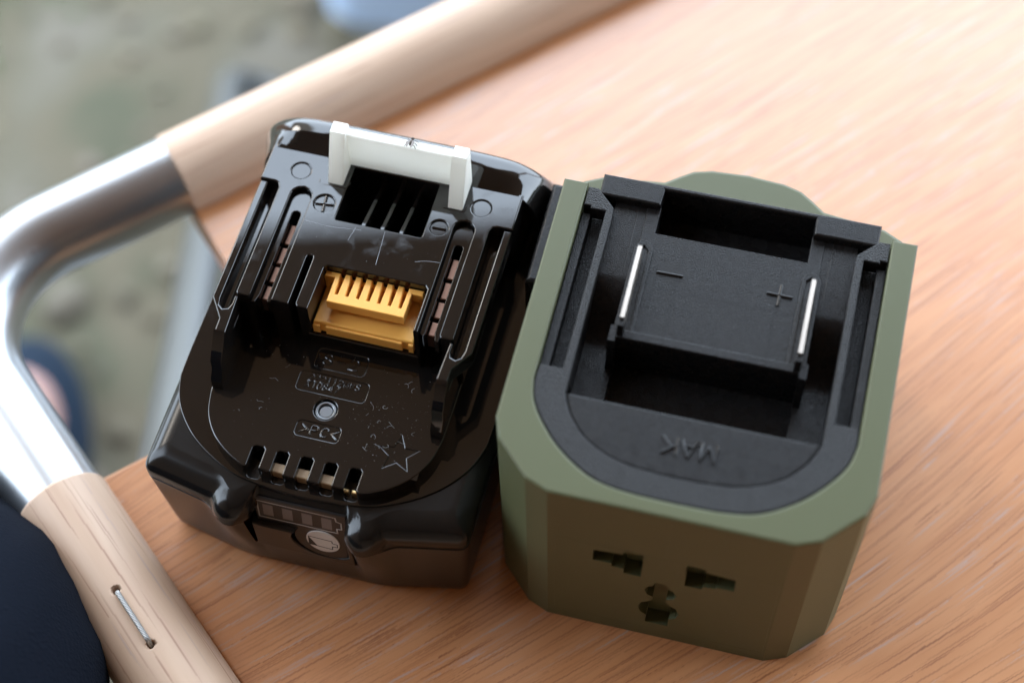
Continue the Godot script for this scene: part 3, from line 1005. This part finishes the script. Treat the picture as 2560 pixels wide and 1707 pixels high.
	letters("MAK", Vector2(-6.3, -18.2), 4.1, 3.2, 0.85, 0.66, 61.75, 0.45, 0.0, M.satin, t, [Vector3.ZERO, Vector3.LEFT, Vector3.BACK, Vector3.UP])
	# channels between the lips and the green sides
	for s in [-1.0, 1.0]:
		mb = Mb.new()
		box(mb, Vector3(minf(s * 31.4, s * 33.5), 28.5, 52.0), Vector3(maxf(s * 31.4, s * 33.5), 69.0, 60.6), 0.35)
		obj("channel_ledge", mb, M.rough_black, t)
		mb = Mb.new()
		box(mb, Vector3(minf(s * 26.6, s * 31.5), 28.0, 50.0), Vector3(maxf(s * 26.6, s * 31.5), 70.0, 57.6), 0.3)
		obj("channel_floor", mb, M.rough_black, t)
		# floor beside the deck: level at the far end, falling into the trough
		mb = Mb.new()
		var side := PackedVector2Array([Vector2(23.0, 40.0), Vector2(75.0, 40.0), Vector2(75.0, 60.1)])
		for i in range(0, 13):
			var v := lerpf(55.0, 39.0, i / 12.0)
			side.append(Vector2(v, lerpf(60.1, 51.5, smoothstep(55.0, 41.0, v))))
		side.append(Vector2(23.0, 51.5))
		plate(mb, side, [], minf(s * 19.5, s * 26.8), maxf(s * 19.5, s * 26.8), 0.01, [Vector3.ZERO, Vector3.FORWARD, Vector3.UP, Vector3.RIGHT], 1)
		obj("side_floor", mb, M.black, t)
		# collar and blade
		mb = Mb.new()
		var col := PackedVector2Array([Vector2(20.4, 41.0), Vector2(20.4, 62.6), Vector2(19.5, 64.3), Vector2(18.1, 64.7), Vector2(16.8, 64.1), Vector2(16.2, 62.6), Vector2(16.2, 41.0), Vector2(17.2, 41.0), Vector2(17.2, 62.2), Vector2(18.2, 63.3), Vector2(19.3, 62.6), Vector2(19.5, 41.0)])
		plate(mb, col if s > 0 else mirrored(col), [], 59.0, 60.8, 0.25, PLAN, 3)
		obj("blade_collar", mb, M.black, t)
		mb = Mb.new()
		plate(mb, PackedVector2Array([Vector2(41.3, 56.0), Vector2(60.6, 56.0), Vector2(60.6, 64.6), Vector2(59.6, 65.7), Vector2(41.3, 65.7)]), [], s * 18.7 - 0.45, s * 18.7 + 0.45, 0.14, [Vector3.ZERO, Vector3.FORWARD, Vector3.UP, Vector3.RIGHT], 2)
		obj("blade", mb, M.nickel, t)
		mb = Mb.new()
		box(mb, Vector3(s * 18.7 - 0.7, 39.6, 56.0), Vector3(s * 18.7 + 0.7, 41.25, 64.9), 0.2)
		obj("blade_post", mb, M.black, t)
		mb = Mb.new()
		plate(mb, PackedVector2Array([Vector2(35.4, 46.0), Vector2(42.0, 46.0), Vector2(42.0, 60.7), Vector2(38.2, 60.7)]), [], s * 20.2 - 0.8, s * 20.2 + 0.8, 0.25, [Vector3.ZERO, Vector3.FORWARD, Vector3.UP, Vector3.RIGHT], 2)
		obj("deck_ear", mb, M.black, t)
		# dark grips low on the sides
		mb = Mb.new()
		if s < 0:
			box(mb, Vector3(-43.4, 56.0, 9.0), Vector3(-38.8, 83.6, 49.0), 1.0)
		else:
			box(mb, Vector3(38.8, 30.0, 9.0), Vector3(40.0, 74.0, 50.0), 0.5)
		obj("side_grip", mb, M.black, t)
	mb = Mb.new()
	plate(mb, PackedVector2Array([Vector2(-19.7, 39.4), Vector2(19.7, 39.4), Vector2(19.7, 74.2), Vector2(16.7, 74.2), Vector2(16.7, 67.3), Vector2(-16.7, 67.3), Vector2(-16.7, 74.2), Vector2(-19.7, 74.2)]), [], 45.0, 60.3, 0.2, PLAN, 2)
	obj("deck", mb, M.black, t)
	mb = Mb.new()
	plate(mb, rect(-19.5, 39.2, 19.5, 41.4), [], 56.0, 60.85, 0.3, PLAN, 3)
	obj("deck_edge", mb, M.black, t)
	mb = Mb.new()
	box(mb, Vector3(-18, 66.5, 44.0), Vector3(18, 79.0, 50.5), 0.2)
	obj("pit_floor", mb, M.black, t)
	mb = Mb.new()
	box(mb, Vector3(-30, 22, 40.0), Vector3(30, 45, 48.0), 0.2)
	obj("trough_floor", mb, M.black, t)
	mb = Mb.new()
	plate(mb, PackedVector2Array([Vector2(-30.6, 73.5), Vector2(-16.9, 73.5), Vector2(-16.7, 77.8), Vector2(16.7, 77.8), Vector2(16.9, 73.5), Vector2(30.8, 73.5), Vector2(30.9, 79.2), Vector2(-30.7, 79.2)]), [], 44.0, 62.25, 0.55, PLAN, 5)
	obj("rear_stop", mb, M.black, t)
	mb = Mb.new()
	stroke(mb, PackedVector2Array([Vector2(-14.4, 57.4), Vector2(-8.7, 57.5)]), 0.7, 60.3, 0.4)
	obj("minus_mark", mb, M.satin, t)
	mb = Mb.new()
	stroke(mb, PackedVector2Array([Vector2(9.5, 57.6), Vector2(15.0, 57.5)]), 0.7, 60.3, 0.4)
	stroke(mb, PackedVector2Array([Vector2(12.3, 60.2), Vector2(12.2, 54.9)]), 0.7, 60.3, 0.4)
	obj("plus_mark", mb, M.satin, t)
	# faint moulding lines on the deck
	mb = Mb.new()
	for s in [-1.0, 1.0]:
		mb = Mb.new()
		stroke(mb, PackedVector2Array([Vector2(s * 21.6, 73.4), Vector2(s * 21.4, 56.0)]), 0.3, 60.1, 0.07)
		obj("deck_line", mb, M.black, t)
	# low rear part with its rounded nose
	var tail := PackedVector2Array([Vector2(31.0, 79.3), Vector2(31.0, 75.9), Vector2(38.4, 75.9), Vector2(37.6, 83.0), Vector2(36.6, 85.3), Vector2(32.4, 87.5), Vector2(18.5, 89.2), Vector2(15.6, 91.5), Vector2(12.6, 93.7), Vector2(8.5, 94.9), Vector2(0.0, 95.5)])
	var back := PackedVector2Array()
	back.append_array(tail)
	for i in range(tail.size() - 2, -1, -1):
		back.append(Vector2(-tail[i].x, tail[i].y))
	mb = Mb.new()
	plate(mb, back, [], 0.0, 50.0, 1.2, PLAN, 4)
	obj("rear_body", mb, M.green, t)


# ---------------------------------------------------------------- table, person, ground
func wx(x: float, away: float, y := 0.0) -> Vector3:
	return Vector3(x, y, -away)


func arc3(a: Vector3, corner: Vector3, b: Vector3, r: float, k := 14) -> PackedVector3Array:
	# straight, bend of radius r at the corner, straight
	var d1 := (a - corner).normalized()
	var d2 := (b - corner).normalized()
	var ang := d1.angle_to(d2)
	var tl := r / tan(ang / 2)
	var c := corner + (d1 + d2).normalized() * (r / sin(ang / 2))
	var p0 := corner + d1 * tl
	var p1 := corner + d2 * tl
	var out := PackedVector3Array([a, a.lerp(p0, 0.5)])
	for i in k + 1:
		out.append(c + (p0 - c).slerp(p1 - c, float(i) / k))
	out.append(p1.lerp(b, 0.5))
	out.append(b)
	return out


func table() -> void:
	var t := thing("camping_table", "low oak camping table with round wooden rails and bent metal corner tube", "table")
	var th := deg_to_rad(29.0)
	var f := [Vector3.ZERO, Vector3(cos(th), 0, -sin(th)), Vector3(-sin(th), 0, -cos(th)), Vector3.UP]
	var mb := Mb.new()
	plate(mb, PackedVector2Array([Vector2(-104.5, 18.9), Vector2(-52.0, -500.0), Vector2(560.0, -500.0), Vector2(560.0, 88.0), Vector2(-51.0, 84.0), Vector2(-51.0, 18.9)]), [], -11.0, 0.0, 0.8, f, 3)
	var g1 := Vector3(cos(0.59), 0, -sin(0.59))  # the veneer runs a little across the board
	var g2 := Vector3(-sin(0.59), 0, -cos(0.59))
	for i in mb.v.size():
		mb.t[i] = Vector2(mb.v[i].dot(g1), mb.v[i].dot(g2)) * MM
	obj("tabletop", mb, M.board, t)
	# wooden rails
	var dt := Vector3(cos(deg_to_rad(29.5)), 0, -sin(deg_to_rad(29.5)))
	var dl := Vector3(cos(deg_to_rad(-56.2)), 0, -sin(deg_to_rad(-56.2)))
	var jt := wx(-87.7, 53.5, 2.5)
	var jl := wx(-108.06, -42.06, 3.0)
	mb = Mb.new()
	tube(mb, PackedVector3Array([jt, jt + dt * 0.4, jt + dt * 1.0, jt + dt * 300.0, jt + dt * 620.0]), [10.9, 11.3, 11.4, 11.4, 11.4], 48, true, Vector2(MM, 0.07))
	obj("wooden_rail", mb, M.rail, t)
	mb = Mb.new()
	var path := PackedVector3Array()
	var rad := []
	var at := [0.0, 0.4, 1.0, 8.0, 16.0, 24.0, 29.0]
	var ticks := 0.0
	while ticks <= 22.0:
		at.append(30.5 + ticks)
		ticks += 0.25
	at.append_array([60.0, 90.0, 140.0, 260.0, 420.0])
	var extra := []
	var sides := 144
	for x in at:
		path.append(jl + dl * x)
		rad.append(11.0 if x < 0.2 else 11.4 if x < 0.8 else 11.5)
		var row := PackedFloat32Array()
		for s in sides:
			var lat: float = angle_difference(3 * PI / 2 + 0.05, TAU * s / sides) * 11.5
			var dd := minf(Vector2(x - 32.3, lat).length(), Vector2(x - 48.2, lat).length())
			row.append(-3.2 * (1.0 - smoothstep(0.6, 1.0, dd)))
		extra.append(row)
	tube(mb, path, rad, sides, true, Vector2(MM, 0.072), extra)
	obj("wooden_rail", mb, M.rail, t)
	# wire through the two holes, a strand twisted of seven
	mb = Mb.new()
	var a := jl + dl * 32.3 + Vector3.UP * 9.6 + dl.cross(Vector3.UP) * 0.57
	var b := jl + dl * 48.2 + Vector3.UP * 9.6 + dl.cross(Vector3.UP) * 0.57
	var mid := PackedVector3Array()
	for i in 41:
		var s := i / 40.0
		mid.append(a.lerp(b, s) + Vector3.UP * (2.55 * minf(1.0, 16.0 * minf(s, 1.0 - s))))
	for k in 6:
		var st := PackedVector3Array()
		for i in 41:
			var w := TAU * k / 6 + i * 0.42
			st.append(mid[i] + dl.cross(Vector3.UP) * cos(w) * 0.36 + Vector3.UP * sin(w) * 0.36)
		tube(mb, st, 0.24, 8, false)
	tube(mb, mid, 0.25, 8, false)
	obj("wire_loop", mb, M.cable, t)
	# bent tube of the corner
	mb = Mb.new()
	var corner := wx(-148.9, 18.9, 2.8)
	tube(mb, arc3(jl + dl * 20.0, corner, jt + dt * 20.0, 33.0, 24), 10.9, 48, true)
	obj("corner_tube", mb, M.steel, t)
	# leg frame below: from under the board down to the ground and along it
	mb = Mb.new()
	tube(mb, arc3(wx(-92, -36, -26), wx(-151, 424, -389), wx(-40, 330, -389), 30.0, 12), 8.0, 24, true)
	obj("leg_frame", mb, M.leg, t)
	mb = Mb.new()
	tube(mb, PackedVector3Array([wx(520, -480, -12), wx(430, -160, -200), wx(330, 100, -389)]), 9.5, 20, true)
	obj("leg_frame", mb, M.leg, t)


func person() -> void:
	var t := thing("person", "seated person in dark navy trousers and blue shoe at the corner of the table", "person", wx(-262, 135, -400) * MM)
	var off := wx(262, -135, 400)
	# trouser leg: thigh from behind the viewer's left, knee at the rail, shin forward and down to the foot
	var keys := [[wx(-260, -620, 20), 80.0], [wx(-210, -330, 14), 68.0], [wx(-158, -180, 16), 50.0], [wx(-131, -106, 14), 38.0], [wx(-139, -70, -8), 38.0], [wx(-176, -46, -60), 46.0], [wx(-205, -20, -130), 52.0], [wx(-230, 30, -220), 50.0], [wx(-256, 96, -334), 46.0]]
	var p := PackedVector3Array()
	var r := []
	for i in keys.size() - 1:
		for s in 8:
			var k0: Array = keys[maxi(i - 1, 0)]
			var k3: Array = keys[mini(i + 2, keys.size() - 1)]
			p.append((keys[i][0] as Vector3).cubic_interpolate(keys[i + 1][0], k0[0], k3[0], s / 8.0) + off)
			r.append(cubic_interpolate(keys[i][1], keys[i + 1][1], k0[1], k3[1], s / 8.0))
	p.append(keys[-1][0] + off)
	r.append(keys[-1][1])
	var fn := FastNoiseLite.new()
	fn.seed = 4
	fn.frequency = 0.03
	var extra := []
	for i in p.size():
		var row := PackedFloat32Array()
		for s in 40:
			var q := p[i] + Vector3(cos(TAU * s / 40), 0, sin(TAU * s / 40)) * 40.0
			row.append(fn.get_noise_3d(q.x, q.y * 2.0, q.z) * 3.0)
		extra.append(row)
	var mb := Mb.new()
	tube(mb, p, r, 40, true, Vector2(MM, 0.3), extra)
	obj("trouser_leg", mb, M.navy, t)
	# foot in a low shoe: bare instep, dark shoe round it
	mb = Mb.new()
	tube(mb, PackedVector3Array([wx(-256, 97, -336) + off, wx(-253, 130, -344) + off, wx(-249, 164, -354) + off, wx(-246, 190, -366) + off, wx(-244, 206, -380) + off]), [34.0, 34.0, 31.0, 26.0, 16.0], 24, true)
	obj("foot", mb, M.skin, t)
	mb = Mb.new()
	var rings := []
	for q in [[0.0, 1.0], [4.0, 1.06], [16.0, 1.05], [26.0, 0.98], [38.0, 0.82], [46.0, 0.70], [44.0, 0.60], [26.0, 0.55]]:
		var ring := PackedVector3Array()
		for s in 40:
			var th := TAU * s / 40
			var e = Vector2(cos(th) * (44.0 + 4.0 * sin(th)), sin(th) * 118.0) * q[1]
			e = e.rotated(-0.16)
			ring.append(wx(-263 + e.x, 122 + e.y, -400 + q[0]) + off)
		rings.append(ring)
	skin(mb, rings)
	obj("shoe", mb, M.shoe, t)


func surroundings() -> void:
	var mb := Mb.new()
	var fn := FastNoiseLite.new()
	fn.seed = 9
	fn.frequency = 0.004
	var k := 60
	var rings := []
	for i in k + 1:
		var row := PackedVector3Array()
		for j in k + 1:
			# fine near the table, coarse towards the horizon
			var a := (i - k / 2) / float(k / 2)
			var b := (j - k / 2) / float(k / 2)
			var x := signf(a) * (900.0 * absf(a) + 39000.0 * pow(absf(a), 5.0))
			var z := signf(b) * (900.0 * absf(b) + 39000.0 * pow(absf(b), 5.0))
			row.append(Vector3(x, -402.0 + 4.0 * fn.get_noise_2d(x, z), z))
		rings.append(row)
	skin(mb, rings, false)
	var g := obj("ground", mb, M.soil)
	g.set_meta("kind", "structure")
	# loose gravel and a little grass near the table's far corner
	var st := Mb.new()
	ball(st, Vector3.ZERO, Vector3(1.0, 0.6, 0.8), 6)
	var mm := MultiMesh.new()
	mm.transform_format = MultiMesh.TRANSFORM_3D
	mm.use_colors = true
	mm.mesh = st.mesh()
	mm.instance_count = 5200
	for i in mm.instance_count:
		var x := rng.randf_range(-1500, 700)
		var away := rng.randf_range(-300, 1900)
		var s := rng.randf_range(2.0, 9.0) * (1.0 if rng.randf() < 0.93 else 2.4)
		var b := Basis(Vector3.UP, rng.randf() * TAU) * Basis.from_scale(Vector3(s, s * rng.randf_range(0.6, 1.0), s))
		mm.set_instance_transform(i, Transform3D(b, wx(x, away, -401.0) * MM))
		var c := rng.randf_range(0.8, 1.25)
		mm.set_instance_color(i, Color(c, c * rng.randf_range(0.92, 1.0), c * rng.randf_range(0.82, 1.0)))
	var gr := MultiMeshInstance3D.new()
	gr.name = "gravel"
	gr.multimesh = mm
	gr.material_override = M.stone
	add_child(gr)
	tag(gr, "loose grey and brown gravel scattered over the bare ground", "gravel")
	gr.set_meta("kind", "stuff")
	mb = Mb.new()
	for c in [[-345, 590, 90, 160], [-120, 640, 50, 40], [-290, 520, 50, 60], [-520, 420, 90, 90]]:
		for i in c[3]:
			var q := wx(c[0] + rng.randfn() * c[2] * 0.5, c[1] + rng.randfn() * c[2] * 0.5, -402)
			var d := Vector3(rng.randfn() * 0.5, 1.0, rng.randfn() * 0.5).normalized()
			var hh := rng.randf_range(14, 42)
			var w := Vector3(rng.randfn(), 0, rng.randfn()).normalized() * rng.randf_range(1.0, 2.4)
			var up := w.cross(d).normalized()
			var tip := q + d * hh + Vector3(rng.randfn(), -0.4, rng.randfn()) * hh * 0.3
			mb.flat(q - w, q + w, q + d * hh * 0.6 + w * 0.6, up)
			mb.flat(q - w, q + d * hh * 0.6 + w * 0.6, q + d * hh * 0.6 - w * 0.6, up)
			mb.flat(q + d * hh * 0.6 - w * 0.6, q + d * hh * 0.6 + w * 0.6, tip, up)
	var gs := obj("grass", mb, M.grass)
	tag(gs, "sparse tufts of green grass on the ground beyond the table", "grass")
	gs.set_meta("kind", "stuff")
	# pale blue box on the ground behind the far rail
	var t := thing("storage_box", "pale blue and white box on the ground beyond the wooden rail", "box", wx(20, 524, -400) * MM, -0.2)
	mb = Mb.new()
	plate(mb, rect(-110, -85, 110, 85, 22.0, 6), [], 0.0, 92.0, 6.0, PLAN, 4)
	obj("box_body", mb, M.pale_blue, t)
	mb = Mb.new()
	plate(mb, rect(-115, -90, 115, 90, 24.0, 6), [], 92.5, 118.0, 7.0, PLAN, 4)
	obj("box_lid", mb, M.lid, t)
	# dark canopy over the table and the wall behind the viewer, both outside the frame
	t = thing("canopy", "dark brown timber canopy above the table, outside the picture", "canopy")
	mb = Mb.new()
	plate(mb, PackedVector2Array([Vector2(-1050, -2300), Vector2(2200, -2300), Vector2(2200, 1190), Vector2(-1050, 1190)]), [], 1750.0, 1850.0, 5.0, PLAN, 1)
	obj("canopy_roof", mb, M.roof, t)
	for q in [[-990, 1130], [2140, 1130]]:
		mb = Mb.new()
		box(mb, Vector3(q[0] - 50, q[1] - 50, -402), Vector3(q[0] + 50, q[1] + 50, 1749), 5.0)
		obj("canopy_post", mb, M.roof, t)
	mb = Mb.new()
	box(mb, Vector3(-1050, -2400, -402), Vector3(2200, -2301, 1850), 5.0)
	var w := obj("house_wall", mb, M.siding)
	tag(w, "brown timber wall behind the viewer, outside the picture", "wall")
	for q in [[-1150.0, -1051.0, -60.0, "brown timber wall on the left behind the seated person, outside the picture"], [2201.0, 2300.0, -350.0, "brown timber wall to the right of the viewer, outside the picture"]]:
		mb = Mb.new()
		box(mb, Vector3(q[0], -2400, -402), Vector3(q[1], q[2], 1850), 5.0)
		w = obj("house_wall", mb, M.siding)
		tag(w, q[3], "wall")


func small_things() -> void:
	# fly on the latch
	var t := thing("fly", "tiny brown fly sitting on the white latch bar", "fly", Vector3(-29.6094, 63.4, 0) * MM + (Vector3(cos(0.2938), 0, sin(0.2938)) * 4.3 + Vector3(sin(0.2938), 0, -cos(0.2938)) * 16.2) * MM, 1.2)
	var mb := Mb.new()
	ball(mb, Vector3(0, 0.75, 0), Vector3(0.9, 0.42, 0.42), 10)
	ball(mb, Vector3(1.05, 0.8, 0), Vector3(0.36, 0.34, 0.4), 8)
	obj("fly_body", mb, M.bug, t)
	for s in [-1.0, 1.0]:
		mb = Mb.new()
		for i in 8:
			var a := PI * i / 8
			var b := PI * (i + 1) / 8
			mb.flat(Vector3(0.3, 1.1, s * 0.2), Vector3(-0.5 + 1.0 * cos(a) - 0.2, 1.15, s * (0.35 + 0.5 * sin(a))), Vector3(-0.5 + 1.0 * cos(b) - 0.2, 1.15, s * (0.35 + 0.5 * sin(b))), Vector3.UP)
		obj("fly_wing", mb, M.wing, t)
		for i in 3:
			mb = Mb.new()
			tube(mb, PackedVector3Array([Vector3(0.5 - i * 0.45, 0.6, s * 0.3), Vector3(0.75 - i * 0.7, 0.75, s * 0.9), Vector3(1.0 - i * 0.95, 0.02, s * 1.35)]), 0.07, 5, false)
			obj("fly_leg", mb, M.bug, t)
	# lint, hairs and dust on the black moulding: too much to count
	mb = Mb.new()
	var o := [Vector3(-29.6094, 0, 0), Vector3(cos(0.2938), 0, sin(0.2938)), Vector3(sin(0.2938), 0, -cos(0.2938)), Vector3.UP]
	for i in 30:
		var c := Vector2(rng.randf_range(-20, 24), rng.randf_range(-54, -27))
		if i > 16:
			c = Vector2(12.0 + rng.randfn() * 5.0, -42.0 + rng.randfn() * 5.0)
		var high := 38.06
		if absf(c.x) > 23.0 or (absf(c.x) < 8.5 and c.y > -49.0) or Vector2(c.x / 25.0, (c.y + 34.0) / 23.0).length() > 1.0:
			continue
		var pts := PackedVector3Array()
		var d := rng.randf() * TAU
		var bend := rng.randfn() * 0.3
		var k := rng.randi_range(3, 10)
		for j in k:
			pts.append(fp(o, c.x, c.y, high))
			d += bend + rng.randfn() * 0.35
			c += Vector2(cos(d), sin(d)) * 0.26
		tube(mb, pts, rng.randf_range(0.022, 0.045), 4, false)
	for i in 340:
		var c := Vector2(rng.randf_range(-24, 26), rng.randf_range(-56, -26))
		var high := 38.02
		if i % 3 == 0:
			c = Vector2(13.0 + rng.randfn() * 5.5, -42.0 + rng.randfn() * 5.5)
		elif i % 7 == 0:
			c = Vector2(rng.randf_range(-16, 16), rng.randf_range(-11, -1))
			high = 52.02
		if high < 50 and (absf(c.x) > 23.0 or c.y < -52.0 or Vector2(c.x / 25.0, (c.y + 34.0) / 23.0).length() > 1.0):
			continue
		var s := 0.03 + 0.07 * pow(rng.randf(), 4.0)
		ball(mb, fp(o, c.x, c.y, high), Vector3(s, s * 0.6, s), 4)
	var oa := [Vector3(29.7095, 0, -79.4103) * Vector3(1, 1, -1), Vector3(cos(0.2787), 0, sin(0.2787)), Vector3(sin(0.2787), 0, -cos(0.2787)), Vector3.UP]
	for i in 70:
		var s := 0.04 + 0.06 * pow(rng.randf(), 3.0)
		if i % 3 == 0:
			ball(mb, fp(oa, rng.randf_range(-22, 22), -0.02, rng.randf_range(3, 58)), Vector3(s, s * 1.5, s), 4)
		else:
			ball(mb, fp(oa, rng.randf_range(-15, 15), rng.randf_range(46, 65), 60.32), Vector3(s, s * 0.6, s), 4)
	var l := obj("lint", mb, M.lint)
	tag(l, "pale lint and dust specks lying on the battery and the adapter", "dust")
	l.set_meta("kind", "stuff")


func _ready() -> void:
	rng.seed = 7
	# camera: about 44 cm away, looking steeply down
	var cam := Camera3D.new()
	var pitch := 1.0299
	var roll := -0.0386
	var fwd := Vector3(0, -sin(pitch), -cos(pitch))
	var r0 := Vector3.RIGHT
	var u0 := Vector3(0, cos(pitch), -sin(pitch))
	cam.transform = Transform3D(Basis(r0 * cos(roll) + u0 * sin(roll), u0 * cos(roll) - r0 * sin(roll), -fwd), Vector3(0, sin(pitch), cos(pitch)) * 0.4373056)
	cam.near = 0.02
	cam.far = 200.0
	cam.fov = rad_to_deg(2.0 * atan(853.5 / 4365.2))
	var lens := CameraAttributesPhysical.new()
	lens.frustum_near = 0.02
	lens.frustum_far = 200.0
	lens.frustum_focal_length = 12.0 * 4365.2 / 853.5
	lens.frustum_focus_distance = 0.386
	lens.exposure_aperture = 5.9
	cam.attributes = lens
	add_child(cam)
	cam.name = "camera"
	# bright overcast sky, softly shining sun behind it from the far left
	var env := Environment.new()
	env.background_mode = Environment.BG_SKY
	var sky := Sky.new()
	var sm := ProceduralSkyMaterial.new()
	sm.sky_top_color = Color(0.83, 0.89, 0.96)
	sm.sky_horizon_color = Color(0.88, 0.94, 1.0)
	sm.sky_curve = 0.2
	sm.ground_horizon_color = Color(0.45, 0.43, 0.38)
	sm.ground_bottom_color = Color(0.3, 0.28, 0.25)
	sm.energy_multiplier = 3.5
	sky.sky_material = sm
	env.sky = sky
	env.tonemap_mode = Environment.TONE_MAPPER_LINEAR
	env.tonemap_exposure = 2.4
	env.sdfgi_enabled = true
	env.ssao_enabled = true
	env.ssil_enabled = true
	var we := WorldEnvironment.new()
	we.environment = env
	we.name = "environment"
	add_child(we)
	var sun := DirectionalLight3D.new()
	sun.name = "sun"
	sun.light_energy = 0.15
	sun.light_angular_distance = 18.0
	sun.light_color = Color(1.0, 0.97, 0.93)
	sun.shadow_enabled = true
	sun.look_at_from_position(Vector3(-0.75, 0.85, -1.0), Vector3.ZERO)
	add_child(sun)
	materials()
	surroundings()
	table()
	battery()
	adapter()
	person()
	small_things()
